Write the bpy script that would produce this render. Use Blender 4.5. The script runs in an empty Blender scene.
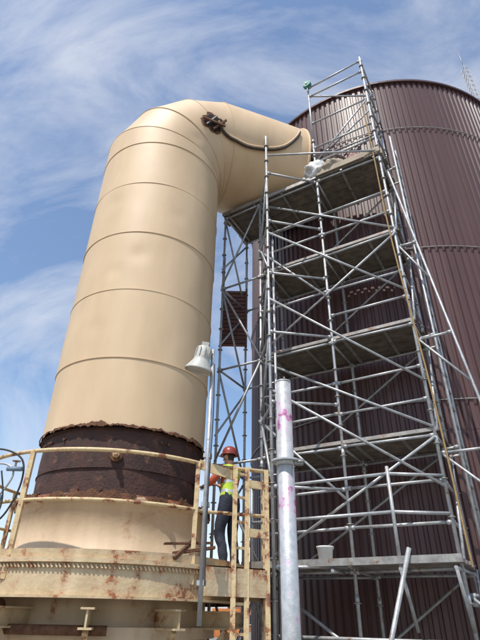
import bpy, math, random
from mathutils import Vector, Matrix, noise
from mathutils.bvhtree import BVHTree
random.seed(7)
H=1.65
sc=bpy.context.scene
V=Vector
# ------------------------------------------------------------ materials
def new_mat(name):
    m=bpy.data.materials.new(name); m.use_nodes=True
    nt=m.node_tree; b=nt.nodes['Principled BSDF']; return m,nt,b
def mk(name,c1,c2,scale=4,rough=.6,metal=0,bump=.2,rust=None,rustscale=5,stretch=(1,1,1),rustcol=(.14,.05,.02),zedges=None,bscale=None,spec=.5,dirt=None,dirtf=.5):
    m,nt,b=new_mat(name); N=nt.nodes.new; L=nt.links.new
    tc=N('ShaderNodeTexCoord'); mp=N('ShaderNodeMapping'); mp.inputs['Scale'].default_value=stretch
    L(tc.outputs['Object'],mp.inputs[0])
    n1=N('ShaderNodeTexNoise'); n1.inputs['Scale'].default_value=scale; n1.inputs['Detail'].default_value=8
    n1.inputs['Roughness'].default_value=.6
    L(mp.outputs[0],n1.inputs['Vector'])
    r1=N('ShaderNodeValToRGB'); r1.color_ramp.elements[0].position=.32; r1.color_ramp.elements[1].position=.68
    r1.color_ramp.elements[0].color=(*c1,1); r1.color_ramp.elements[1].color=(*c2,1)
    L(n1.outputs['Fac'],r1.inputs[0])
    col=r1.outputs[0]
    if rust is not None:
        n2=N('ShaderNodeTexNoise'); n2.inputs['Scale'].default_value=rustscale; n2.inputs['Detail'].default_value=10
        n2.inputs['Roughness'].default_value=.68
        L(tc.outputs['Object'],n2.inputs['Vector'])
        src=n2.outputs['Fac']
        if zedges:
            geo=N('ShaderNodeNewGeometry'); sx=N('ShaderNodeSeparateXYZ'); L(geo.outputs['Position'],sx.inputs[0])
            for (z0,wd,amt) in zedges:
                s=N('ShaderNodeMath'); s.operation='SUBTRACT'; L(sx.outputs[2],s.inputs[0]); s.inputs[1].default_value=z0
                a=N('ShaderNodeMath'); a.operation='ABSOLUTE'; L(s.outputs[0],a.inputs[0])
                mr=N('ShaderNodeMapRange'); L(a.outputs[0],mr.inputs[0]); mr.inputs[1].default_value=0; mr.inputs[2].default_value=wd
                mr.inputs[3].default_value=amt; mr.inputs[4].default_value=0
                ad=N('ShaderNodeMath'); ad.operation='ADD'; L(src,ad.inputs[0]); L(mr.outputs[0],ad.inputs[1]); src=ad.outputs[0]
        r2=N('ShaderNodeValToRGB'); r2.color_ramp.elements[0].position=rust; r2.color_ramp.elements[1].position=rust+.04
        L(src,r2.inputs[0])
        r2b=N('ShaderNodeValToRGB'); r2b.color_ramp.elements[0].position=rust-.09; r2b.color_ramp.elements[1].position=rust+.03
        r2b.color_ramp.elements[1].color=(.45,.45,.45,1); L(src,r2b.inputs[0])
        mh=N('ShaderNodeMixRGB'); L(r2b.outputs[0],mh.inputs[0]); L(col,mh.inputs[1]); mh.inputs[2].default_value=(*[min(1,x*2.2) for x in rustcol],1); col=mh.outputs[0]
        n3=N('ShaderNodeTexNoise'); n3.inputs['Scale'].default_value=rustscale*4; L(tc.outputs['Object'],n3.inputs['Vector'])
        r3=N('ShaderNodeValToRGB'); r3.color_ramp.elements[0].position=.35; r3.color_ramp.elements[1].position=.7
        r3.color_ramp.elements[0].color=(*[x*.4 for x in rustcol],1); r3.color_ramp.elements[1].color=(*[min(1,x*2.1) for x in rustcol],1)
        L(n3.outputs['Fac'],r3.inputs[0])
        mx=N('ShaderNodeMixRGB'); L(r2.outputs[0],mx.inputs[0]); L(col,mx.inputs[1]); L(r3.outputs[0],mx.inputs[2]); col=mx.outputs[0]
    if dirt:
        n5=N('ShaderNodeTexNoise'); n5.inputs['Scale'].default_value=1.0; n5.inputs['Detail'].default_value=6
        mp5=N('ShaderNodeMapping'); mp5.inputs['Scale'].default_value=dirt; L(tc.outputs['Object'],mp5.inputs[0]); L(mp5.outputs[0],n5.inputs['Vector'])
        r5=N('ShaderNodeValToRGB'); r5.color_ramp.elements[0].position=.36; r5.color_ramp.elements[1].position=.62
        r5.color_ramp.elements[0].color=(.72,.68,.62,1); r5.color_ramp.elements[1].color=(1,1,1,1)
        L(n5.outputs['Fac'],r5.inputs[0])
        m5=N('ShaderNodeMixRGB'); m5.blend_type='MULTIPLY'; m5.inputs[0].default_value=dirtf; L(col,m5.inputs[1]); L(r5.outputs[0],m5.inputs[2]); col=m5.outputs[0]
    L(col,b.inputs['Base Color'])
    b.inputs['Metallic'].default_value=metal
    b.inputs['Specular IOR Level'].default_value=spec
    mr=N('ShaderNodeMapRange'); L(n1.outputs['Fac'],mr.inputs[0]); mr.inputs[3].default_value=max(0,rough-.12); mr.inputs[4].default_value=min(1,rough+.12)
    L(mr.outputs[0],b.inputs['Roughness'])
    if bump:
        n4=N('ShaderNodeTexNoise'); n4.inputs['Scale'].default_value=bscale or scale*5; n4.inputs['Detail'].default_value=6
        L(tc.outputs['Object'],n4.inputs['Vector'])
        bp=N('ShaderNodeBump'); bp.inputs['Strength'].default_value=bump; bp.inputs['Distance'].default_value=.02
        L(n4.outputs['Fac'],bp.inputs['Height']); L(bp.outputs[0],b.inputs['Normal'])
    return m
M={}
M['duct']=mk('duct_cream_lagging',(.62,.45,.275),(.69,.51,.32),1.2,.56,0,.10,rust=.76,rustscale=3.0,stretch=(1,1,.5),bscale=2.2,rustcol=(.16,.07,.035),
   zedges=[(2.27+H,.08,.28)],dirt=(2.2,2.2,.5),dirtf=.3)
M['lower']=mk('lower_vessel_paint',(.57,.43,.28),(.65,.50,.34),1.5,.6,0,.25,rust=.64,rustscale=4,rustcol=(.17,.06,.025),zedges=[(1.33+H,.09,.26),(.60+H,.10,.10)],dirt=(4,4,.5))
M['band']=mk('rusty_steel_band',(.035,.019,.017),(.08,.038,.030),5,.85,0,.6,rust=.64,rustscale=6,rustcol=(.10,.045,.028),bscale=30)
M['rust']=mk('flaking_rust',(.07,.028,.015),(.19,.085,.04),14,.9,0,.8,bscale=60)
M['platform']=mk('rusty_cream_paint',(.55,.42,.25),(.64,.50,.32),5,.6,0,.3,rust=.57,rustscale=4,rustcol=(.18,.065,.025),dirt=(6,6,2))
M['rail']=mk('yellow_cream_rail_paint',(.58,.44,.23),(.66,.52,.30),6,.55,0,.2,rust=.545,rustscale=8,rustcol=(.17,.065,.03))
M['dark']=mk('painted_hole_shade',(.006,.005,.005),(.015,.01,.01),5,.9,0,.1)  # near-black colour standing in for the shade inside the duct opening
M['silo']=mk('silo_oxide_red_sheet',(.080,.038,.037),(.105,.052,.050),.8,.48,0,.1,stretch=(3,3,.35),dirt=(3,3,.25),bscale=3,dirtf=.35)
M['silo_trim']=mk('silo_trim',(.06,.028,.028),(.08,.04,.04),3,.5,0,.1)
M['galv']=mk('galvanised_tube',(.32,.33,.34),(.50,.51,.52),9,.48,.45,.15,rust=.64,rustscale=8,rustcol=(.15,.09,.05))
M['galvdark']=mk('weathered_tube',(.22,.21,.20),(.40,.39,.37),9,.5,.45,.15,rust=.62,rustscale=8,rustcol=(.13,.07,.04))
M['plank']=mk('scaffold_plank',(.09,.075,.06),(.19,.16,.125),6,.85,0,.4)
M['plank2']=mk('steel_deck_board',(.24,.23,.22),(.40,.38,.35),6,.6,.2,.3,rust=.60,rustscale=5)
M['toe']=mk('toe_board_timber',(.30,.25,.19),(.45,.38,.29),4,.8,0,.3)
M['post']=mk('galvanised_post_spangle',(.42,.43,.44),(.60,.61,.62),26,.42,.35,.12,rust=.66,rustscale=13,rustcol=(.26,.09,.19),zedges=[(1.25+H,.28,.15),(.66+H,.2,.15)])
M['lamp']=mk('lamp_grey_enamel',(.42,.42,.38),(.56,.56,.51),7,.5,0,.15,rust=.62,rustscale=9)
M['lampin']=mk('lamp_lens',(.30,.30,.28),(.5,.5,.47),3,.3,0,0)
M['rope']=mk('tan_rope',(.30,.19,.08),(.42,.28,.13),20,.9,0,.5)
M['strop']=mk('dark_hose_rubber',(.035,.025,.018),(.09,.06,.04),12,.7,0,.3)
M['cable']=mk('black_cable',(.02,.02,.02),(.04,.04,.04),8,.5,0,0)
M['bluegrey']=mk('blue_grey_valve',(.10,.16,.24),(.2,.26,.33),8,.5,0,.1)
M['redpanel']=mk('red_brown_louvre',(.16,.06,.05),(.24,.09,.07),5,.6,0,.1)
M['white']=mk('white_plastic',(.62,.62,.60),(.74,.74,.72),6,.5,0,.1)
M['tarp']=mk('white_sheeting',(.5,.5,.5),(.68,.68,.67),5,.6,0,.4)
M['teal']=mk('teal_plastic',(.02,.16,.14),(.03,.24,.2),6,.5,0,0)
M['ground']=mk('ground_gravel_concrete',(.16,.15,.13),(.26,.24,.21),.6,.9,0,.4,bscale=20)
M['bw']=mk('white_render_wall',(.55,.54,.5),(.68,.66,.62),.6,.8,0,.1)
M['bb']=mk('brick_wall',(.25,.11,.07),(.35,.17,.11),2,.85,0,.2)
M['bo']=mk('orange_container_paint',(.5,.16,.04),(.6,.22,.06),1,.6,0,.1)
M['bt']=mk('tan_wall',(.38,.30,.2),(.46,.37,.26),1,.8,0,.1)
M['glass']=mk('dark_glass',(.02,.03,.04),(.04,.05,.06),2,.15,0,0)
M['roof']=mk('roof_felt',(.08,.08,.08),(.13,.13,.13),2,.9,0,.1)
M['leaf']=mk('foliage',(.03,.06,.02),(.07,.11,.035),3,.8,0,0)
M['bark']=mk('bark',(.06,.045,.03),(.12,.09,.06),8,.9,0,.4)
M['vest']=mk('hi_vis_yellow',(.42,.58,.04),(.52,.68,.08),12,.75,0,.4)
M['stripe']=mk('reflective_stripe',(.5,.5,.5),(.7,.7,.7),12,.3,.3,0)
M['shirt']=mk('orange_red_sleeve',(.42,.07,.03),(.5,.11,.05),10,.8,0,.3)
M['trouser']=mk('navy_trousers',(.015,.02,.035),(.035,.04,.06),9,.85,0,.4)
M['boot']=mk('boot_leather',(.06,.035,.02),(.10,.06,.035),9,.7,0,.3)
M['skin']=mk('skin',(.42,.22,.15),(.50,.28,.19),9,.55,0,.05)
M['hair']=mk('hair',(.03,.02,.015),(.05,.03,.02),30,.7,0,.3)
M['helmet']=mk('hard_hat_maroon',(.22,.03,.025),(.28,.05,.04),6,.35,0,0)

# ------------------------------------------------------------ mesh builder
class MB:
    def __init__(s): s.v=[];s.f=[];s.m=[];s.s=[]
    def ring(s,c,a,b,r,n):
        i=len(s.v)
        for k in range(n):
            t=2*math.pi*k/n; s.v.append(c+a*(r*math.cos(t))+b*(r*math.sin(t)))
        return i
    def tube(s,p,q,r,m=0,n=8,caps=True,r2=None):
        p=V(p);q=V(q); d=(q-p)
        if d.length<1e-6: return
        d.normalize(); a=d.orthogonal().normalized(); b=d.cross(a)
        i=s.ring(p,a,b,r,n); j=s.ring(q,a,b,r if r2 is None else r2,n)
        for k in range(n):
            l=(k+1)%n; s.f.append((i+k,i+l,j+l,j+k)); s.m.append(m); s.s.append(True)
        if caps:
            s.f.append(tuple(i+k for k in reversed(range(n)))); s.m.append(m); s.s.append(False)
            s.f.append(tuple(j+k for k in range(n))); s.m.append(m); s.s.append(False)
    def path(s,pts,r,m=0,n=8,closed=False):
        pts=[V(p) for p in pts]; N=len(pts); prev=None; rings=[]
        for k in range(N):
            if closed: d=pts[(k+1)%N]-pts[k-1]
            else: d=pts[min(k+1,N-1)]-pts[max(k-1,0)]
            d.normalize()
            if prev is None: a=d.orthogonal().normalized()
            else:
                a=prev-d*prev.dot(d); a.normalize()
            prev=a; b=d.cross(a); rings.append(s.ring(pts[k],a,b,r,n))
        rng=range(N) if closed else range(N-1)
        for k in rng:
            i=rings[k]; j=rings[(k+1)%N]
            for t in range(n):
                l=(t+1)%n; s.f.append((i+t,i+l,j+l,j+t)); s.m.append(m); s.s.append(True)
    def box(s,c,ax,ay,az,m=0):
        c=V(c);ax=V(ax);ay=V(ay);az=V(az); i=len(s.v)
        for sx in(-1,1):
            for sy in(-1,1):
                for sz in(-1,1): s.v.append(c+ax*sx+ay*sy+az*sz)
        for q in((0,1,3,2),(4,6,7,5),(0,4,5,1),(2,3,7,6),(0,2,6,4),(1,5,7,3)):
            s.f.append(tuple(i+k for k in q)); s.m.append(m); s.s.append(False)
    def bar(s,p,q,w,h,m=0):
        p=V(p);q=V(q); d=q-p; L=d.length; d.normalize()
        side=d.cross(V((0,0,1)))
        if side.length<.01: side=V((1,0,0))
        side.normalize(); up=side.cross(d)
        s.box((p+q)/2,d*L/2,side*w/2,up*h/2,m)
    def lathe(s,c,prof,n=96,m=0,smooth=True,wob=0,a0=0,a1=2*math.pi):
        c=V(c); rings=[]; full=abs(a1-a0-2*math.pi)<1e-6; nn=n if full else n+1
        for (r,z) in prof:
            i=len(s.v); rings.append(i)
            for k in range(nn):
                t=a0+(a1-a0)*k/n; rr=r
                if wob: rr+=wob*noise.noise(V((math.cos(t)*2,math.sin(t)*2,z*1.3+5)))
                s.v.append(c+V((rr*math.cos(t),rr*math.sin(t),z)))
        for q in range(len(prof)-1):
            i=rings[q];j=rings[q+1]
            for k in range(n):
                l=(k+1)%nn; s.f.append((i+k,i+l,j+l,j+k)); s.m.append(m); s.s.append(smooth)
    def build(s,name,mats,parent=None):
        me=bpy.data.meshes.new(name); me.from_pydata([tuple(v) for v in s.v],[],s.f); 
        for mm in mats: me.materials.append(M[mm])
        me.polygons.foreach_set('material_index',s.m); me.polygons.foreach_set('use_smooth',s.s)
        me.update(); o=bpy.data.objects.new(name,me); sc.collection.objects.link(o)
        if parent: o.parent=parent
        return o
def empty(name):
    e=bpy.data.objects.new(name,None); sc.collection.objects.link(e); return e
UP=V((0,0,1))
def sm(ctrl,n=8):
    out=[]
    for k in range(len(ctrl)-1):
        for q in range(n):
            f=q/n;p0=V(ctrl[max(0,k-1)]);p1=V(ctrl[k]);p2=V(ctrl[k+1]);p3=V(ctrl[min(len(ctrl)-1,k+2)])
            out.append(.5*((2*p1)+(p2-p0)*f+(2*p0-5*p1+4*p2-p3)*f*f+(3*p1-p0-3*p2+p3)*f**3))
    out.append(V(ctrl[-1])); return out

# ------------------------------------------------------------ ground & far setting
g=MB(); n=64
g.v.append(V((0,0,0)))
for rr in (30,150,1500):
    for k in range(n):
        t=2*math.pi*k/n; g.v.append(V((rr*math.cos(t),rr*math.sin(t),0)))
for k in range(n): g.f.append((0,1+k,1+(k+1)%n)); g.m.append(0); g.s.append(False)
for q in range(2):
    for k in range(n):
        a=1+q*n+k;b=1+q*n+(k+1)%n; g.f.append((a,a+n,b+n,b)); g.m.append(0); g.s.append(False)
g.build('ground',['ground'])

def building(name,x,y,w,d,h,mat,rot=0):
    e=empty(name); e.location=(x,y,0); e.rotation_euler=(0,0,rot)
    b=MB(); b.box((0,0,h/2),(w/2,0,0),(0,d/2,0),(0,0,h/2)); b.build('walls',[mat],e)
    b=MB(); b.box((0,0,h+.12),(w/2+.2,0,0),(0,d/2+.2,0),(0,0,.12)); 
    b.box((w*.2,0,h+.55),(.7,0,0),(0,.7,0),(0,0,.3)); b.build('roof',['roof'],e)
    b=MB(); st=max(1,int(h//3)); nx=max(2,int(w/3))
    for sx in range(st):
        for k in range(nx):
            xx=-w/2+(k+.5)*w/nx
            b.box((xx,-d/2-.01,1.6+sx*3),(.6,0,0),(0,.04,0),(0,0,.6),0)
            b.box((xx,-d/2-.04,.92+sx*3),(.7,0,0),(0,.08,0),(0,0,.05),1)
    b.build('windows',['glass','bw'],e)
building('warehouse',-9,84,16,12,3.9,'bw')
building('brick_house',3,92,9,9,4.6,'bb')
building('brick_house',16,96,11,9,6,'bb',.1)
building('office_block',-30,120,18,12,9,'bt')
building('warehouse',38,110,26,14,5.2,'bt',.1)
building('office_block',70,100,18,14,8,'bw')
building('warehouse',-62,95,24,14,5.5,'bw',-.2)
e=empty('shipping_container'); e.location=(-.9,62,0)
b=MB(); b.box((0,0,1.3),(1.5,0,0),(0,1.2,0),(0,0,1.3))
for k in range(12): b.box((-1.4+k*.25,-1.22,1.3),(.05,0,0),(0,.03,0),(0,0,1.2))
b.build('container_body',['bo'],e)
tb=MB()
for k in range(46):
    x=-110+k*5+random.uniform(-2,2); y=135+random.uniform(-8,8); h=random.uniform(5,9)
    tb.tube((x,y,0),(x,y,h*.5),.25,1,6,r2=.12)
    for q in range(130):
        a=random.uniform(0,6.28); zz=random.uniform(.3,1); rr=random.random()**.5*h*.36*math.sin(math.pi*min(.95,zz*.85))
        c=V((x+rr*math.cos(a),y+rr*math.sin(a),zz*h)); s_=random.uniform(.25,.6)
        d=V((random.uniform(-1,1),random.uniform(-1,1),random.uniform(-1,1))).normalized(); o_=d.orthogonal().normalized()*s_; p_=d.cross(o_)
        i=len(tb.v); tb.v+= [c-o_,c+p_*.7,c+o_,c-p_*.7]; tb.f.append((i,i+1,i+2,i+3)); tb.m.append(0); tb.s.append(False)
tb.build('tree_line',['leaf','bark'])

# ------------------------------------------------------------ DUCT
PC=V((-1.83,7.79,0)); R=1.28
duct=empty('elbow_duct')
dirh=V((.94,.342,0)).normalized()
zax=9.88+H; br=1.5
nmit=4
pts=[]
for z in (2.27,3.34,4.6,5.85,7.1): pts.append(PC+UP*(z+H))
bc=PC+dirh*br+UP*(zax-br)
pts.append(PC+UP*(zax-br-.1))
half=math.pi/2/(2*nmit)
elbow_j=[]
for k in range(nmit):
    a=math.pi/2*(k+.5)/nmit
    rr=br/math.cos(half)
    elbow_j.append(bc-dirh*(rr*math.cos(a))+UP*(rr*math.sin(a)))
allj=pts+elbow_j
endp=PC+dirh*3.2+UP*zax
allj+= [endp]
dm=MB(); seam=MB()
side=UP.cross(dirh).normalized()
def frame(d):
    d=d.normalized(); return side, d.cross(side).normalized(), d
NS=144
dents=[(V((-1.75,6.5,5.35+H)),.26,.016),(V((-2.15,6.55,5.0+H)),.2,.012),(V((-1.2,6.7,6.4+H)),.2,.012),(V((-2.4,6.7,6.7+H)),.24,.014),
 (V((-2.3,6.6,3.9+H)),.24,.012),(V((-1.0,6.8,8.8+H)),.2,.012)]
def ringpts(c,pl_n,axis_d,c_axis,rad):
    a,b_,d=frame(axis_d); out=[]
    for k in range(NS):
        t=2*math.pi*k/NS; off=a*(rad*math.cos(t))+b_*(rad*math.sin(t))
        base=c+off; tt=(c-base).dot(pl_n)/d.dot(pl_n); out.append(base+d*tt)
    return out
for k in range(len(allj)-1):
    p,q=allj[k],allj[k+1]; d=(q-p).normalized()
    dp=(p-allj[k-1]).normalized() if k>0 else d
    dn=(allj[k+2]-q).normalized() if k+2<len(allj) else d
    n0=(d+dp).normalized(); n1=(d+dn).normalized()
    ex_=0.006 if k%2 else 0
    A=ringpts(p,n0,d,p,R+ex_); B=ringpts(q,n1,d,q,R+ex_)
    st=14; idx=[]
    for s_ in range(st+1):
        f=s_/st; i=len(dm.v); idx.append(i)
        for t in range(NS):
            pp=A[t].lerp(B[t],f); cen=p.lerp(q,f); off=(pp-cen)
            off=(off-d*off.dot(d)).normalized()
            dd=noise.noise(pp*1.0)*.009+noise.noise(pp*3.0+V((3,3,3)))*.0018
            for (dc,dr,da) in dents:
                e2=(pp-dc).length
                if e2<dr*1.6: dd-=da*math.exp(-(e2/(dr*.62))**2)
            pp=pp+off*dd
            if k==0 and s_==0:
                pp=pp+UP*(noise.noise(V((t*.35,2,1)))*.05+random.uniform(-.012,.012))
            dm.v.append(pp)
    for s_ in range(st):
        i=idx[s_];j=idx[s_+1]
        for t in range(NS):
            l=(t+1)%NS; dm.f.append((i+t,i+l,j+l,j+t)); dm.m.append(0); dm.s.append(True)
    if k>0:
        w=.010
        pr=R+.013
        ra=ringpts(p-n0*w,n0,d,p,pr); rb=ringpts(p+n0*w,n0,d,p,pr); ri=ringpts(p+n0*(w+.002),n0,d,p,R-.03); rz=ringpts(p-n0*(w+.002),n0,d,p,R-.03)
        ii=[]
        for L_ in (rz,ra,rb,ri):
            ii.append(len(seam.v)); seam.v+=L_
        for z in range(3):
            for t in range(NS):
                l=(t+1)%NS; seam.f.append((ii[z]+t,ii[z]+l,ii[z+1]+l,ii[z+1]+t)); seam.m.append(0); seam.s.append(False)
do=dm.build('duct_shell',['duct'],duct)
seam.build('duct_seams',['duct'],duct)
a_,b_,d_=frame(dirh)
eb=MB()
eb.path([endp+a_*(R+.01)*math.cos(t*2*math.pi/72)+b_*(R+.01)*math.sin(t*2*math.pi/72) for t in range(72)],.035,0,8,True)
eb.tube(endp-dirh*.03,endp-dirh*.02,R-.01,1,72)
eb.tube(endp-dirh*.1,endp+dirh*2.1,1.0,2,64)
eb.build('duct_outlet_neck',['duct','rust','band'],duct)
rb_=MB()
rb_.lathe(PC+UP*H,[(1.215,1.30),(1.215,1.6),(1.22,1.9),(1.215,2.30)],120,0,True,.02)
rb_.lathe(PC+UP*H,[(1.0,2.2),(1.27,2.24)],96,0)
for k in range(36):
    a=random.uniform(0,6.28); z=random.choice((1.42,2.12))
    c=PC+V((math.cos(a),math.sin(a),0))*1.22+UP*(z+H)
    rb_.tube(c,c+V((math.cos(a),math.sin(a),0))*.03,.02,1,6)
rb_.lathe(PC+UP*H,[(1.215,1.70),(1.235,1.70),(1.235,1.712),(1.215,1.712)],96,0,False)
rb_.build('rusted_band',['band','rust'],duct)
lip=MB(); nn=420
for q_,(rr,zf) in enumerate(((1.288,.012),(1.296,-.012))):
    for k in range(nn):
        t=2*math.pi*k/nn
        big=max(0,noise.noise(V((math.cos(t)*4,math.sin(t)*4,3))))
        jz=(noise.noise(V((math.cos(t)*14,math.sin(t)*14,zf*90)))*.03+noise.noise(V((math.cos(t)*45,math.sin(t)*45,zf*50)))*.02+big*.09*(1 if q_==0 else -.35))
        lip.v.append(PC+V(((rr+.02*big)*math.cos(t),(rr+.02*big)*math.sin(t),2.27+H+zf+jz)))
for k in range(nn):
    l=(k+1)%nn; lip.f.append((k,l,nn+l,nn+k)); lip.m.append(0); lip.s.append(False)
lo=lip.build('torn_rust_lip',['rust'],duct); md=lo.modifiers.new('t','SOLIDIFY'); md.thickness=.012
am=math.atan2(-7.79,1.83)-.08; dv=V((math.cos(am),math.sin(am),0))
vb=MB(); c=PC+dv*1.2+UP*(1.86+H)
vb.tube(c,c+dv*.08,.085,1,16); vb.tube(c+dv*.08,c+dv*.15,.05,0,6); vb.tube(c+dv*.15,c+dv*.2,.028,0,10)
vb.build('drain_boss',['platform','rust'],duct)
bvh=BVHTree.FromPolygons([v.co for v in do.data.vertices],[tuple(p.vertices) for p in do.data.polygons])
def snap(p):
    loc,nor,_,_=bvh.find_nearest(p); return loc,nor
hp,hn=snap(V((-.70,6.9,9.42+H)))
axp=PC+dirh*max(0.3,(hp-PC).dot(dirh)); axp.z=zax
if hn.dot(hp-axp)<0: hn=-hn
t1=(V((.9,.2,-.35))-hn*V((.9,.2,-.35)).dot(hn)).normalized(); t2=hn.cross(t1)
hb=MB()
def patch(c,w,h,off,m,jag,nv=30):
    i=len(hb.v); hb.v.append(snap(c)[0]+hn*off)
    for q in (.5,1):
        for k in range(nv):
            random.seed(k*7+m*91); t=2*math.pi*k/nv; jq=1+jag*random.uniform(-1,1)*(1 if q==1 else 0)
            sq=1/max(abs(math.cos(t)),abs(math.sin(t)))**.6
            l,_=snap(c+t1*(w*q*jq*sq*math.cos(t))+t2*(h*q*jq*sq*math.sin(t)))
            hb.v.append(l+hn*off)
    for k in range(nv):
        l=(k+1)%nv; hb.f.append((i,i+1+k,i+1+l)); hb.m.append(m); hb.s.append(False)
        hb.f.append((i+1+k,i+1+nv+k,i+1+nv+l,i+1+l)); hb.m.append(m); hb.s.append(False)
patch(hp,.26,.24,.018,0,.18); patch(hp+t1*.02,.21,.19,.026,1,.2)  # rust rim, then a black patch painting the hole's shade; shell is uncut
hb.bar(hp-t1*.24+hn*.05-t2*.1,hp+t1*.26+hn*.10+t2*.05,.035,.05,0); hb.bar(hp+t1*.08-t2*.2+hn*.05,hp+t1*.2+t2*.24+hn*.08,.04,.04,0)
hb.bar(hp-t1*.1-t2*.2+hn*.05,hp-t1*.02+t2*.2+hn*.06,.03,.03,2)
random.seed(11)
hb.build('corroded_opening',['rust','dark','plank2'],duct)
ctrl=[V((-.58,6.9,9.45+H)),V((-.30,6.9,9.18+H)),V((.15,7.1,9.06+H)),V((.65,7.2,9.12+H)),V((1.0,7.35,9.35+H)),V((1.25,7.5,9.75+H)),V((1.35,7.6,10.05+H))]
hs=[]
for p in sm(ctrl,6):
    l,nr=snap(p); ax=PC+dirh*((l-PC).dot(dirh)); ax.z=zax
    nr=(l-ax).normalized() if (l-ax).length>.1 else nr
    hs.append(l+nr*.04)
hb=MB(); hb.path(hs,.032,0,10); hb.path([p+V((0,-.01,.055)) for p in hs],.026,1,6); hb.build('hose_loop',['strop','duct'],duct)

# lower vessel
lv=MB()
lv.lathe(PC+UP*H,[(1.2,1.345),(1.36,1.345),(1.41,1.335),(1.41,1.25),(1.36,1.24),(1.36,.62),(1.42,.60),(1.42,-.1)],120,0,True,.012)
lv.lathe(PC+UP*H,[(1.42,-.1),(1.56,-.1),(1.56,-.22),(1.44,-.22),(1.44,-1.5),(1.6,-1.5),(1.6,-1.65)],96,0,False)
lv.build('lower_vessel_shell',['lower'],duct)
fl=MB(); nn=360
for (rr,zf) in ((1.418,1.345),(1.425,1.27)):
    for k in range(nn):
        t=2*math.pi*k/nn; jz=noise.noise(V((math.cos(t)*9,math.sin(t)*9,zf*30)))*.05+noise.noise(V((math.cos(t)*30,math.sin(t)*30,zf*30)))*.03
        fl.v.append(PC+V((rr*math.cos(t),rr*math.sin(t),zf+H+jz)))
for k in range(nn):
    if noise.noise(V((k*.11,3,3)))>-.05:
        l=(k+1)%nn; fl.f.append((k,l,nn+l,nn+k)); fl.m.append(0); fl.s.append(False)
lo=fl.build('corroded_flange_edge',['rust'],duct); md=lo.modifiers.new('t','SOLIDIFY'); md.thickness=.012

# ------------------------------------------------------------ PLATFORM
plat=empty('access_platform')
PR=1.95; DZ=.53+H
pb=MB()
pb.lathe(PC,[(1.38,DZ-.02),(PR,DZ-.02),(PR,DZ+.02)],80,0,False)
pb.lathe(PC,[(PR-.06,DZ-.37),(PR+.05,DZ-.37),(PR+.05,DZ-.345),(PR,DZ-.345),(PR,DZ-.04),(PR+.05,DZ-.035),(PR+.05,DZ+.012),(PR-.05,DZ+.012)],80,0,False)
pb.lathe(PC,[(PR+.002,DZ+.012),(PR+.012,DZ+.10),(PR-.002,DZ+.10),(PR-.01,DZ+.012)],80,0,False)
ex=[V((-.35,6.35,0)),V((.40,6.75,0)),V((.42,8.0,0)),V((-.1,8.1,0))]
i=len(pb.v)
for z in (DZ-.03,DZ+.006):
    for p in ex: pb.v.append(p+UP*z)
pb.f+=[(i+3,i+2,i+1,i),(i+4,i+5,i+6,i+7)]; pb.m+=[0,0]; pb.s+=[False]*2
for k in range(3):
    a=ex[k];b=ex[k+1]; pb.bar(a+UP*(DZ-.16),b+UP*(DZ-.16),.05,.30,0)
pb.build('deck_and_fascia',['platform'],plat)
gs=MB()
for k in range(260):
    t=2*math.pi*k/260+random.uniform(-.003,.003); d=V((math.cos(t),math.sin(t),0)); s_=V((-d.y,d.x,0))
    c=PC+d*(PR+.02)+UP*(DZ-.07)
    gs.box(c,d*.012,(s_*.8+UP*.6)*.009,(UP*.8-s_*.6)*.022)
gs.build('grating_clips',['platform'],plat)
sb=MB()
for k in range(12):
    t=2*math.pi*(k+.3)/12; d=V((math.cos(t),math.sin(t),0))
    sb.bar(PC+d*1.4+UP*(DZ-.46),PC+d*(PR+.02)+UP*(DZ-.46),.14,.02,0)
    sb.bar(PC+d*1.4+UP*(DZ-.55),PC+d*(PR+.0)+UP*(DZ-.55),.02,.16,0)
    sb.bar(PC+d*1.4+UP*(DZ-.64),PC+d*(PR+.02)+UP*(DZ-.64),.14,.02,0)
    sb.bar(PC+d*1.42+UP*(DZ-1.2),PC+d*(PR-.1)+UP*(DZ-.66),.06,.06,0)
sb.build('support_brackets',['platform'],plat)
sb=MB(); sb.path([PC+V((1.78*math.cos(math.radians(a)),1.78*math.sin(math.radians(a)),DZ-.47)) for a in range(-200,-112,6)],.075,0,12)
a=math.radians(-200+6*14); c=PC+V((1.78*math.cos(a),1.78*math.sin(a),DZ-.47)); dd=V((-math.sin(a),math.cos(a),0))
sb.tube(c-dd*.02,c+dd*.03,.10,1,20)
sb.path([PC+V((1.7*math.cos(math.radians(a)),1.7*math.sin(math.radians(a)),DZ-.66)) for a in range(-200,-70,6)],.05,1,12)
sb.build('pipework',['lower','rust'],plat)
rl=MB()
RR=PR-.01
def arcp(a0,a1,z,n=40,r=RR): return [PC+V((r*math.cos(a0+(a1-a0)*k/n),r*math.sin(a0+(a1-a0)*k/n),z)) for k in range(n+1)]
aL=math.radians(-180-60); aR=math.radians(-42)
for z,r_ in ((1.2,.026),(.62,.022)):
    rl.path(arcp(aL,aR,DZ+z,60),r_,0,8)
    q=[PC+V((RR*math.cos(aR),RR*math.sin(aR),0)),ex[1],ex[2]]
    rl.path([p+UP*(DZ+z) for p in q],r_,0,8)
for a in [-198,-165,-111,-47,-232]:
    t=math.radians(a); c=PC+V((RR*math.cos(t),RR*math.sin(t),0))
    rl.bar(c+UP*(DZ-.2),c+UP*(DZ+1.2),.055,.055,0)
for p in (ex[1],V((.41,7.35,0)),ex[2],V((-.02,6.52,0)),V((.14,6.62,0))):
    rl.bar(p+UP*0.0,p+UP*(DZ+1.22),.06,.06,0)
z=.3
while z<DZ+1.2: rl.bar(V((-.02,6.54,z)),V((.14,6.64,z)),.03,.03,0); z+=.3
rl.bar(V((.14,6.60,DZ+1.0)),V((.40,6.74,DZ+1.0)),.03,.10,0)
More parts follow.
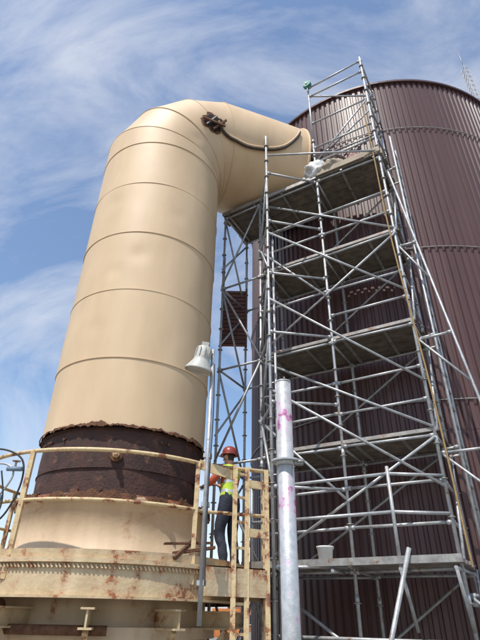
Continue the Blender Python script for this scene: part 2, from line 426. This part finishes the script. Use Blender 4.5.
rl.bar(V((.14,6.60,DZ+.4)),V((.40,6.74,DZ+.4)),.03,.10,0)
rl.bar(V((-.5,6.38,DZ+1.19)),V((-.02,6.54,DZ+1.08)),.02,.12,0)
rl.build('guard_rails',['rail'],plat)
ls=MB()
ls.bar(V((-.75,6.35,DZ+.12)),V((-.25,6.42,DZ+.20)),.12,.03,0); ls.bar(V((-.85,6.3,DZ+.22)),V((-.3,6.5,DZ+.26)),.09,.02,0)
ls.bar(V((-.7,6.15,DZ+.05)),V((-.5,6.5,DZ+.3)),.04,.04,0)
ls.build('loose_steel_offcuts',['rust'],plat)

cab=empty('instrument_tubing')
cb=MB()
B=V((-2.75,5.98,DZ))
cb.path(sm([B+V((-.6,.1,1.16)),B+V((-.2,0,1.22)),B+V((.1,0,1.1)),B+V((.16,0,.8)),B+V((.05,0,.45)),B+V((-.15,0,.3)),B+V((-.4,.1,.25))]),.012,0)
cb.path(sm([B+V((-.6,.1,1.02)),B+V((-.1,0,1.04)),B+V((.05,-.02,.9)),B+V((-.1,0,.62)),B+V((-.3,0,.5))]),.012,1)
cb.path(sm([B+V((-.1,-.02,.95)),B+V((.0,-.02,.6)),B+V((-.05,-.02,.2)),B+V((-.02,0,-.2)),B+V((-.05,0,-.8))]),.010,0)
cb.build('tubes',['cable','galv'],cab)
cb=MB(); c=B+V((.06,-.04,.97)); cb.tube(c-V((.09,0,0)),c+V((.09,0,0)),.028,0,10); cb.tube(c,c+UP*.09,.015,1,8); cb.tube(c+UP*.09,c+UP*.10,.05,1,12)
c=B+V((-.05,-.02,.6)); cb.tube(c-UP*.07,c+UP*.07,.035,0,10); cb.box(c+V((-.1,0,0)),(.06,0,0),(0,.03,0),(0,0,.05),1)
cb.build('valve_bodies',['bluegrey','lamp'],cab)

# ------------------------------------------------------------ floodlight on pole
fl=empty('floodlight_pole')
fp=V((-.37,6.02,0))
b=MB(); b.tube(fp+UP*(DZ-.6),fp+UP*(3.22+H),.027,0,12)
for z in (DZ-.2,DZ+.62,DZ+1.2): b.box(fp+UP*z+V((0,.03,0)),(.05,0,0),(0,.05,0),(0,0,.025),0)
lc=fp+V((-.15,-.02,3.06+H))
b.bar(fp+UP*(3.16+H),lc+UP*.05,.03,.03,0)
b.path(sm([fp+UP*(3.0+H)+V((.03,0,0)),fp+UP*(2.2+H)+V((.045,-.02,0)),fp+UP*(1.2+H)+V((.03,-.03,0)),fp+UP*(.3+H)+V((.04,-.03,0))]),.008,1,6)
b.build('pole',['galv','cable'],fl)
b=MB()
prof=[(.0,.19),(.07,.19),(.10,.17),(.105,.03),(.11,.0),(.12,-.03),(.195,-.15),(.20,-.175),(.185,-.17),(.11,-.04)]
b.lathe((0,0,0),prof,40,0,True)
b.lathe((0,0,0),[(.185,-.15),(.1,-.135),(0,-.13)],32,1)
for k in range(10): 
    t=k*math.pi/5; b.box((.105*math.cos(t),.105*math.sin(t),.09),(.012*math.cos(t),.012*math.sin(t),0),(-.004*math.sin(t),.004*math.cos(t),0),(0,0,.065),0)
b.box((.0,0,.22),(.05,0,0),(0,.04,0),(0,0,.03),0)
ob=b.build('lamp_head',['lamp','lampin'],fl); ob.location=lc; ob.rotation_euler=(math.radians(10),math.radians(12),0)

# ------------------------------------------------------------ foreground post
fg=empty('galvanised_pipe_post')
pp=V((.335,3.35,0)); b=MB()
b.tube(pp,pp+UP*(1.52+H),.056,0,32); b.tube(pp+UP*(1.52+H),pp+UP*(1.53+H),.058,0,32)
b.tube(pp+UP*(.90+H),pp+UP*(.94+H),.068,0,24)
b.lathe(pp,[(.056,.925+H),(.10,.925+H),(.10,.937+H),(.056,.937+H)],32,0,False)
b.build('pipe',['post'],fg)
b=MB()
b.box(pp+V((.085,-.03,.92+H)),(.03,0,0),(0,.02,0),(0,0,.02)); b.tube(pp+V((.07,-.05,.92+H)),pp+V((.12,-.05,.92+H)),.01,0,8)
b.build('clamp',['galvdark'],fg)

# ------------------------------------------------------------ SILO
silo=empty('corrugated_silo')
SC=V((4.64,12.25,0)); SR=4.25; ST=12.9+H
nr=176; prof=[(0,0),(.30,0),(.42,.032),(.88,.032)]
def corr(z0_,z1_,r):
    b=MB(); ids=[]
    for z in (z0_,z1_):
        ids.append(len(b.v))
        for k in range(nr):
            for (f,d) in prof:
                t=2*math.pi*(k+f)/nr; b.v.append(SC+V(((r+d)*math.cos(t),(r+d)*math.sin(t),z)))
    n_=nr*4
    for k in range(n_):
        l=(k+1)%n_; b.f.append((ids[0]+k,ids[0]+l,ids[1]+l,ids[1]+k)); b.m.append(0); b.s.append(False)
    return b
tiers=[0,4.5,9.4,ST]
for k in range(3):
    corr(tiers[k],tiers[k+1]+.06 if k<2 else ST,SR+.005*(k%2)-.006).build('cladding_tier_%d'%k,['silo'],silo)
b=MB()
b.lathe(SC,[(SR-.3,ST-.02),(SR+.09,ST-.02),(SR+.09,ST+.05),(SR-.05,ST+.05),(SR-.8,ST+.2),(0,ST+.8)],120,0,False)
b.build('roof_and_rim',['silo_trim'],silo)
b=MB()
for z in (10.9,6.9,3.4):
    b.path([SC+V(((SR+.05)*math.cos(2*math.pi*k/120),(SR+.05)*math.sin(2*math.pi*k/120),z+H)) for k in range(120)],.013,0,6,True)
b.build('tension_hoops',['galvdark'],silo)
an=empty('lattice_antenna'); b=MB(); c=V((7.65,9.62,ST)); hh=3.6
leg=[V((.12,0,0)),V((-.06,.1,0)),V((-.06,-.1,0))]
for k in range(3): b.tube(c+leg[k],c+leg[k]+UP*hh,.014,0,6)
for q in range(14):
    for k in range(3):
        b.tube(c+leg[k]+UP*(q*hh/14),c+leg[(k+1)%3]+UP*((q+1)*hh/14),.008,0,5)
b.tube(c+UP*hh,c+UP*(hh+.9),.012,0,6)
b.build('mast',['galvdark'],an)

# ------------------------------------------------------------ SCAFFOLD
scf=empty('scaffold_tower')
F0=V((.42,8.3,0)); u=V((.86,-.51,0)).normalized(); w=V((.51,.86,0)).normalized()
def P(s,d,z): return F0+u*s+w*d+UP*(z+H)
lv_=[.65,2.4,4.3,6.3,8.42]
S=[-.95,0,1.45,2.86]; D=[0,1.05]
st=MB(); jo=MB(); br_=MB(); le=MB()
tops={(-.95,0):8.5,(-.95,1.05):8.5,(0,0):8.5,(0,1.05):8.5,(1.45,0):9.9,(1.45,1.05):10.6,(2.86,0):12.1,(2.86,1.05):12.1}
T=.0255
for s in S:
    for d in D:
        top=tops[(s,d)]
        st.tube(P(s,d,-H+.02),P(s,d,top),T,0,10)
        st.tube(P(s,d,-H+.3),P(s,d,-H+.36),.035,0,10)
        st.box(P(s,d,-H+.006),(.08,0,0),(0,.08,0),(0,0,.006),0)
        z=-1.3
        while z<top:
            jo.tube(P(s,d,z),P(s,d,z+.012),.052,0,8); z+=.5
        z=-H+1.9
        while z<top: st.tube(P(s,d,z-.06),P(s,d,z+.06),.031,0,10); z+=2.0
def tube(a,b,r=.0225,m=0,mb=le):
    sag=V((random.uniform(-.012,.012),random.uniform(-.012,.012),random.uniform(-.015,.015)))
    a=a+sag; b=b-sag*.6
    mb.tube(a,b,r,m,8)
    for p,q in ((a,b),(b,a)):
        dd=(q-p).normalized(); mb.tube(p+dd*.01,p+dd*.075,.034,m,8)
for li,z in enumerate(lv_):
    for d in D:
        for k in range(3):
            if k==0 and li==0: continue
            tube(P(S[k],d,z-.06),P(S[k+1],d,z-.06))
            if li<4 and k>0 and d==0:
                for g_ in (.5,1.05):
                    if not(li==2 and k==1 and g_==.5): tube(P(S[k],d,z+g_),P(S[k+1],d,z+g_))
    for s in S: tube(P(s,0,z-.06),P(s,1.05,z-.06))
    for g_ in (.5,1.0): tube(P(2.86,0,z+g_),P(2.86,1.05,z+g_))
    if li in (1,2,3): tube(P(0,0,z+1),P(0,1.05,z+1))
for z in (9.0,9.5): tube(P(1.45,0,z),P(2.86,0,z)); tube(P(2.86,0,z),P(2.86,1.05,z)) 
for z in (10.4,11.2,12.0): tube(P(2.86,0,z),P(2.86,1.05,z))
st.tube(P(1.45,0,9.8),P(1.45,0,11.9),T,0,10)
for z in (10.4,11.5): tube(P(1.45,0,z),P(2.86,0,z)); tube(P(1.45,1.05,min(z,10.5)),P(2.86,1.05,z))
tube(P(1.45,0,11.5),P(2.86,1.05,11.9)); tube(P(1.45,0,11.85),P(2.86,0,11.95))
br_.tube(P(1.45,0,9.0),P(2.86,0,10.4),.022,0,8); br_.tube(P(2.86,0,10.4),P(2.86,1.05,12.0),.022,0,8)
allz=[-H+.3]+lv_
for k in range(5):
    a,b_=allz[k],allz[k+1]; o=-.035
    if k%2==0: br_.tube(P(0,o,b_-.1),P(2.86,o,a+.05),.022,0,8); br_.tube(P(-.95,o,a),P(0,o,b_-.1),.022,0,8)
    else: br_.tube(P(0,o,a+.05),P(2.86,o,b_-.1),.022,0,8); br_.tube(P(0,o,a),P(-.95,o,b_-.1),.022,0,8)
    if k in(1,3): br_.tube(P(0,o-.05,b_+.6),P(1.45,o-.05,a+.9),.022,0,8)
    br_.tube(P(2.9,0,a),P(2.9,1.05,b_),.022,0,8)
    br_.tube(P(2.86,1.09,b_),P(0,1.09,a),.022,1,8)
    br_.tube(P(-.98,1.05,a),P(-.98,0,b_),.022,0,8); br_.tube(P(-.98,0,a+.5),P(-.98,1.05,b_-.2),.022,0,8)
E=V((.52,7.3,0))
st.tube(E+UP*.02,E+UP*(9.55+H),T,0,10); st.box(E+UP*.006,(.08,0,0),(0,.08,0),(0,0,.006),0)
E2=E+V((.10,.12,0)); st.tube(E2+UP*.02,E2+UP*(6.5+H),T,0,10)
for z in (.6,1.65,3.0,4.3,5.6,6.9,8.3):
    tube(E+UP*(z+H),P(1.45,0,z+.05)); tube(E+UP*(z+H-.08),P(0,0,z-.02))
z=-1.3
while z<9.5:
    jo.tube(E+UP*(z+H),E+UP*(z+H+.012),.052,0,8); z+=.5
for (a,b_) in ((1.7,3.0),(4.3,3.1),(5.6,4.4),(5.7,7.0),(8.2,6.9)):
    br_.tube(E+UP*(a+H),P(0,0,b_),.022,0,8)
for (a,b_) in ((5.0,3.2),(6.6,4.9),(3.2,1.6),(8.9,8.5)):
    br_.tube(E+UP*(a+H),P(2.86,-.06,b_),.022,0,8)
st.tube(P(3.12,.3,-H),P(3.12,.3,9.2),.022,0,8); st.tube(P(3.12,.75,-H),P(3.12,.75,9.2),.022,0,8)
z=-1.3
while z<9.2:
    le.tube(P(3.12,.3,z),P(3.12,.75,z),.016,0,8); z+=.30
for z in (0.2,2.2,4.1,6.1,8.2): tube(P(2.86,.3,z),P(3.12,.3,z)); tube(P(2.86,.75,z),P(3.12,.75,z))
# raking outrigger frame on the far right
def rk(d,z): return P(2.95+(8.0-z)*.115,d,z)
for d in (.15,.62): st.tube(rk(d,-H),rk(d,8.0),.022,0,8)
z=-1.2
while z<7.9:
    le.tube(rk(.15,z),rk(.62,z),.017,0,8); z+=.42
for z in (.3,2.1,4.0,6.0): tube(P(2.86,.15,z),rk(.15,z)); br_.tube(P(2.86,.1,z),rk(.15,z-.9),.02,0,8)
st.build('standards',['galv'],scf); jo.build('rosettes',['galvdark'],scf); le.build('ledgers_and_rails',['galv'],scf); br_.build('braces',['galv','galvdark'],scf)
dk=MB()
def deck(s0,s1,d0,d1,z,n=5,m=0,toe=True):
    wd=(d1-d0)/n
    for k in range(n):
        c0=P(s0-random.uniform(.02,.12),d0+wd*(k+.5),z+.02); c1=P(s1+random.uniform(.02,.12),d0+wd*(k+.5),z+.02+random.uniform(-.006,.006))
        dk.bar(c0,c1,wd-.012,.045,m)
    s=s0+.1
    while s<s1:
        dk.bar(P(s,d0,z-.025),P(s,d1,z-.025),.05,.04,2); s+=.72
deck(0,2.86,-.45,1.05,lv_[0],7,1)
dk.bar(P(-.1,-.47,lv_[0]+.02),P(2.95,-.47,lv_[0]+.02),.04,.09,2)
for k in (1,2,3):
    deck(.1,2.86,.02,1.12,lv_[k],5,0)
    dk.bar(P(.1,.0,lv_[k]+.02),P(2.9,.0,lv_[k]+.02),.035,.055,1)
deck(-.95,2.86,-.05,1.15,lv_[4],6,0)
dk.bar(P(1.45,-.07,lv_[4]+.12),P(2.9,-.07,lv_[4]+.12),.03,.15,3)
dk.bar(P(-1.0,-.07,lv_[4]+.03),P(1.45,-.07,lv_[4]+.03),.03,.09,2)
dk.bar(P(2.92,0,lv_[4]+.12),P(2.92,1.1,lv_[4]+.12),.03,.15,3)
dk.build('deck_boards',['plank','plank2','galvdark','toe'],scf)
b=MB()
for s in (.0,1.3,2.2,2.86):
    b.tube(P(s,-.47,lv_[0]-.08),P(s,0,lv_[0]-.08),.0235,0,8)
    if s!=1.3: b.tube(P(s,-.45,lv_[0]-.08),P(s,0,lv_[0]-.75),.0235,0,8)
b.tube(P(2.2,-.44,lv_[0]-.1),P(2.2,-.44,lv_[0]+1.2),T,0,10)
for z in (.6,1.1): b.tube(P(.05,-.44,lv_[0]+z),P(2.2,-.44,lv_[0]+z),.0235,0,8); b.tube(P(2.2,-.44,lv_[0]+z),P(2.86,0,lv_[0]+z),.0235,0,8)
b.tube(P(.05,-.44,lv_[0]-.1),P(.05,-.44,lv_[0]+1.2),T,0,8)
b.tube(P(2.35,-.5,lv_[0]+.15),P(1.55,-.9,-H+.02),.03,0,10)
b.tube(P(-.0,-.05,-.2),P(2.86,-.05,-.2),.0235,0,8)
b.build('lower_deck_frame',['galv'],scf)
b=MB()
b.path(sm([P(2.72,-.1,10.2),P(2.76,-.08,8.6),P(2.80,-.12,6.0),P(2.95,-.14,3.0),P(3.0,-.1,.6)],8),.014,0,6)
b.build('hoist_rope',['rope'],scf)
b=empty('plastic_bucket'); q=MB(); c=P(1.15,-.3,lv_[0]+.045)
q.lathe(c,[(0,.0),(.09,.0),(.11,.17),(.12,.175),(.12,.195),(.105,.195),(.08,.02)],28,0); q.path([c+V((.115*math.cos(t*math.pi/12),-.05,.19-.1*math.sin(t*math.pi/12))) for t in range(13)],.004,1,5)
q.build('bucket_body',['white','galvdark'],b)
e_=empty('sheeting_bundle'); q=MB()
def lump(c,r,seed,m=0,sq=(1,1,1)):
    n1,n2=26,18; i=len(q.v)
    for a in range(n2+1):
        for k in range(n1):
            ph=math.pi*a/n2; t=2*math.pi*k/n1; d=V((math.sin(ph)*math.cos(t),math.sin(ph)*math.sin(t),math.cos(ph)))
            rr=r*(1+.35*noise.noise(d*2.2+V((seed,0,0)))+.18*noise.noise(d*6+V((seed,4,0))))
            q.v.append(V(c)+V((d.x*sq[0],d.y*sq[1],d.z*sq[2]))*rr)
    for a in range(n2):
        for k in range(n1):
            l=(k+1)%n1; q.f.append((i+a*n1+k,i+(a+1)*n1+k,i+(a+1)*n1+l,i+a*n1+l)); q.m.append(m); q.s.append(True)
lump(P(1.45,.10,lv_[4]+.32),.26,1,0,(1.1,1,1.1)); lump(P(1.2,.3,lv_[4]+.27),.24,5,0,(1,1.2,1)); lump(P(1.85,.1,lv_[4]+.26),.22,9,1,(1.3,1,.9)); lump(P(2.3,.15,lv_[4]+.23),.2,13,2)
q.build('bundle',['tarp','toe','redpanel'],e_)
e_=empty('pulley_wheel'); q=MB(); c=P(1.45,-.06,11.95)
q.tube(c-w*.05,c+w*.05,.11,0,20); q.tube(c-w*.07,c+w*.07,.03,1,8); q.bar(c,c-UP*.3,.03,.03,1); q.build('wheel',['teal','galvdark'],e_)
e_=empty('louvred_access_panel'); q=MB(); c=V((-.13,9.6,6.0+H)); 
q.box(c,(.27,0,0),(0,.03,0),(0,0,.75),0)
for k in range(14): q.box(c+V((0,-.05,-.68+k*.105)),(.25,0,0),(0,.02,.02),(0,-.002,.012),1)
for x in (-.28,.28): q.box(c+V((x,-.03,0)),(.02,0,0),(0,.05,0),(0,0,.78),1)
q.tube(c+V((-.28,0,-.7)),c+V((-.28,0,1.8)),.02,2,8); q.tube(c+V((.28,0,-.7)),c+V((.28,0,1.8)),.02,2,8)
q.build('panel',['redpanel','silo_trim','galv'],e_)

# ------------------------------------------------------------ PERSON
def person(name,loc,rotz,pose,scale=1):
    root=empty(name); root.location=loc; root.rotation_euler=(0,0,rotz); root.scale=(scale,)*3
    verts=[];edges=[];rad=[];lab=[]
    def add(p,r,par=None,l='torso'):
        verts.append(V(p)); rad.append(r); lab.append(l); i=len(verts)-1
        if par is not None: edges.append((par,i))
        return i
    pel=add((0,0,.96),(.145,.11)); sp=add((0,.01,1.12),(.145,.115),pel); ch=add((0,.02,1.30),(.165,.13),sp); uc=add((0,.01,1.42),(.12,.09),ch)
    nk=add((0,.02,1.50),(.055,.055),uc,'head'); h1=add((0,.035,1.58),(.075,.085),nk,'head'); h2=add((0,.035,1.66),(.078,.095),h1,'head'); h3=add((0,.02,1.72),(.06,.075),h2,'head')
    for sgn,key in ((-1,'L'),(1,'R')):
        hip=add((sgn*.10,0,.90),(.11,.115),pel,'leg'); kn=add((sgn*.12,.04+pose.get('knee'+key,0),.50),(.078,.085),hip,'leg'); cf=add((sgn*.12,-.0+pose.get('knee'+key,0)*.5,.33),(.072,.075),kn,'leg')
        an_=add((sgn*.12,-.02,.12),(.062,.065),cf,'leg'); hl=add((sgn*.12,-.02,.055),(.05,.055),an_,'boot'); to=add((sgn*.13,.17,.045),(.045,.042),hl,'boot')
        sh=add((sgn*.18,0,1.41),(.072,.075),uc,'arm'); el=add(pose['el'+key],(.052,.052),sh,'arm'); 
        fm=add(V(pose['el'+key]).lerp(V(pose['wr'+key]),.4),(.046,.046),el,'arm'); wr=add(pose['wr'+key],(.028,.03),fm,'arm')
        d=(V(pose['wr'+key])-V(pose['el'+key])).normalized(); pm=add(V(pose['wr'+key])+d*.05,(.036,.022),wr,'hand')
        sd=d.cross(V((0,0,1))).normalized()*sgn; cu=d.cross(sd)*sgn
        if cu.z>0: cu=-cu
        for q,(o,ln) in enumerate(((.030,.070),(.010,.08),(-.010,.075),(-.030,.06))):
            a=add(V(pose['wr'+key])+d*.085+sd*o,(.010,.010),pm,'hand')
            b_=add(verts[a]+d*ln*.5+cu*.012,(.009,.009),a,'hand'); add(verts[b_]+d*ln*.3+cu*.03,(.0075,.0075),b_,'hand')
        a=add(V(pose['wr'+key])+d*.04+sd*.045,(.011,.011),pm,'hand'); add(verts[a]+d*.035+sd*.02+cu*.01,(.009,.009),a,'hand')
    me=bpy.data.meshes.new('body'); me.from_pydata([tuple(v) for v in verts],edges,[])
    o=bpy.data.objects.new('body',me); sc.collection.objects.link(o)
    o.modifiers.new('skin','SKIN')
    for i,r in enumerate(rad): me.skin_vertices[0].data[i].radius=r
    me.skin_vertices[0].data[0].use_root=True
    sb_=o.modifiers.new('sub','SUBSURF'); sb_.levels=2; sb_.render_levels=2
    dg=bpy.context.evaluated_depsgraph_get(); dg.update()
    nm=bpy.data.meshes.new_from_object(o.evaluated_get(dg)); o.modifiers.clear(); o.data=nm; nm.name='body'
    nm.materials.clear()
    for k in ('vest','shirt','trouser','boot','skin','stripe','hair'): nm.materials.append(M[k])
    for vtx in nm.vertices:
        if vtx.co.z<1.45 and vtx.co.z>.1: vtx.co+=vtx.normal*(noise.noise(V(vtx.co)*11)*.012)
    segs=[(verts[a],verts[b],lab[b]) for a,b in edges]
    def near(p):
        best=1e9;bl='torso'
        for a,b,l in segs:
            ab=b-a; t=max(0,min(1,(p-a).dot(ab)/max(1e-9,ab.length_squared))); dd=(p-(a+ab*t)).length
            if dd<best: best=dd;bl=l
        return bl
    for pl in nm.polygons:
        pl.use_smooth=True; c=pl.center; l=near(c)
        if l=='torso': mi=2 if c.z<.93 else (5 if (1.08<c.z<1.12 or 1.23<c.z<1.26) else 0)
        elif l=='leg': mi=2
        elif l=='boot': mi=3
        elif l=='arm': mi=0 if (abs(c.x)<.19 and c.z>1.3) else 1
        elif l=='hand': mi=4
        else: mi=4 if (c.y>.0 or c.z<1.57) else 6
        pl.material_index=mi
    o.parent=root
    q=MB(); hc=V((0,.03,1.665))
    q.lathe(hc,[(.118,.0),(.12,.03),(.112,.075),(.085,.115),(.045,.135),(0,.14)],28,0); q.lathe(hc,[(.10,-.004),(.145,-.008),(.145,.004),(.118,.012)],28,0)
    q.box(hc+V((0,.13,.0)),(.07,0,0),(0,.045,0),(0,0,.005),0); q.build('hard_hat',['helmet'],root)
    q=MB(); 
    q.tube((0,.115,1.64),(0,.15,1.60),.011,0,8,True,.017)
    for sx in (-1,1):
        q.tube((sx*.078,.03,1.62),(sx*.09,.02,1.62),.028,0,10); q.tube((sx*.033,.112,1.635),(sx*.033,.126,1.635),.011,1,8)
    q.box((0,.122,1.565),(.025,0,0),(0,.008,0),(0,0,.005),2); q.build('face_features',['skin','white','shirt'],root)
    return root
pose=dict(elL=(-.27,.17,1.20),wrL=(-.16,.38,1.20),elR=(.27,.16,1.18),wrR=(.18,.36,1.26),kneeL=.05,kneeR=0.0)
person('worker_in_hi_vis',(-.10,7.45,DZ+.012),math.radians(50),pose,.97)

# ------------------------------------------------------------ WORLD / LIGHT / CAMERA
SUN_EL=math.radians(60); SUN_AZ=math.radians(208)
wd=bpy.data.worlds.new('World'); sc.world=wd; wd.use_nodes=True; nt=wd.node_tree
bg=nt.nodes['Background']; N=nt.nodes.new; L=nt.links.new
sky=N('ShaderNodeTexSky'); sky.sky_type='NISHITA'; sky.sun_disc=False; sky.sun_elevation=SUN_EL; sky.sun_rotation=SUN_AZ
sky.air_density=1.1; sky.dust_density=.6; sky.ozone_density=1.5
tc=N('ShaderNodeTexCoord'); mp=N('ShaderNodeMapping'); mp.inputs['Rotation'].default_value=(.4,.5,.9); mp.inputs['Scale'].default_value=(1.3,3.2,1.7)
L(tc.outputs['Generated'],mp.inputs[0])
n1=N('ShaderNodeTexNoise'); n1.inputs['Scale'].default_value=1.5; n1.inputs['Detail'].default_value=12; n1.inputs['Roughness'].default_value=.6; n1.inputs['Distortion'].default_value=.55
L(mp.outputs[0],n1.inputs['Vector'])
r=N('ShaderNodeValToRGB'); r.color_ramp.elements[0].position=.44; r.color_ramp.elements[1].position=.74
r.color_ramp.elements[0].color=(.06,.06,.06,1); r.color_ramp.elements[1].color=(.9,.9,.9,1); L(n1.outputs['Fac'],r.inputs[0])
hs_=N('ShaderNodeHueSaturation'); hs_.inputs['Saturation'].default_value=1.08; hs_.inputs['Value'].default_value=1.3; L(sky.outputs[0],hs_.inputs['Color'])
mx=N('ShaderNodeMixRGB'); L(r.outputs[0],mx.inputs[0]); L(hs_.outputs[0],mx.inputs[1]); mx.inputs[2].default_value=(6.0,6.15,6.6,1)
L(mx.outputs[0],bg.inputs[0]); bg.inputs[1].default_value=.145
s=V((math.sin(SUN_AZ)*math.cos(SUN_EL),math.cos(SUN_AZ)*math.cos(SUN_EL),math.sin(SUN_EL)))
ld=bpy.data.lights.new('sun','SUN'); ld.energy=4.4; ld.angle=math.radians(.5); ld.color=(1,.95,.87)
lo=bpy.data.objects.new('sun',ld); sc.collection.objects.link(lo); lo.rotation_euler=(-s).to_track_quat('-Z','Y').to_euler()
p=math.atan(483/780); a=math.radians(1.1)
fw=V((0,math.cos(p),math.sin(p))); ub=V((0,-math.sin(p),math.cos(p))); rt=V((1,0,0))
cr=rt*math.cos(a)+ub*math.sin(a); cu=ub*math.cos(a)-rt*math.sin(a)
cd=bpy.data.cameras.new('camera'); cam=bpy.data.objects.new('camera',cd); sc.collection.objects.link(cam)
mt=Matrix((cr,cu,-fw)).transposed().to_4x4(); mt.translation=V((0,0,H)); cam.matrix_world=mt
cd.sensor_fit='VERTICAL'; cd.sensor_height=24; cd.lens=483/640*24; cd.clip_end=4000; cd.clip_start=.05
sc.camera=cam
sc.view_settings.view_transform='Standard'; sc.view_settings.look='None'; sc.view_settings.exposure=0
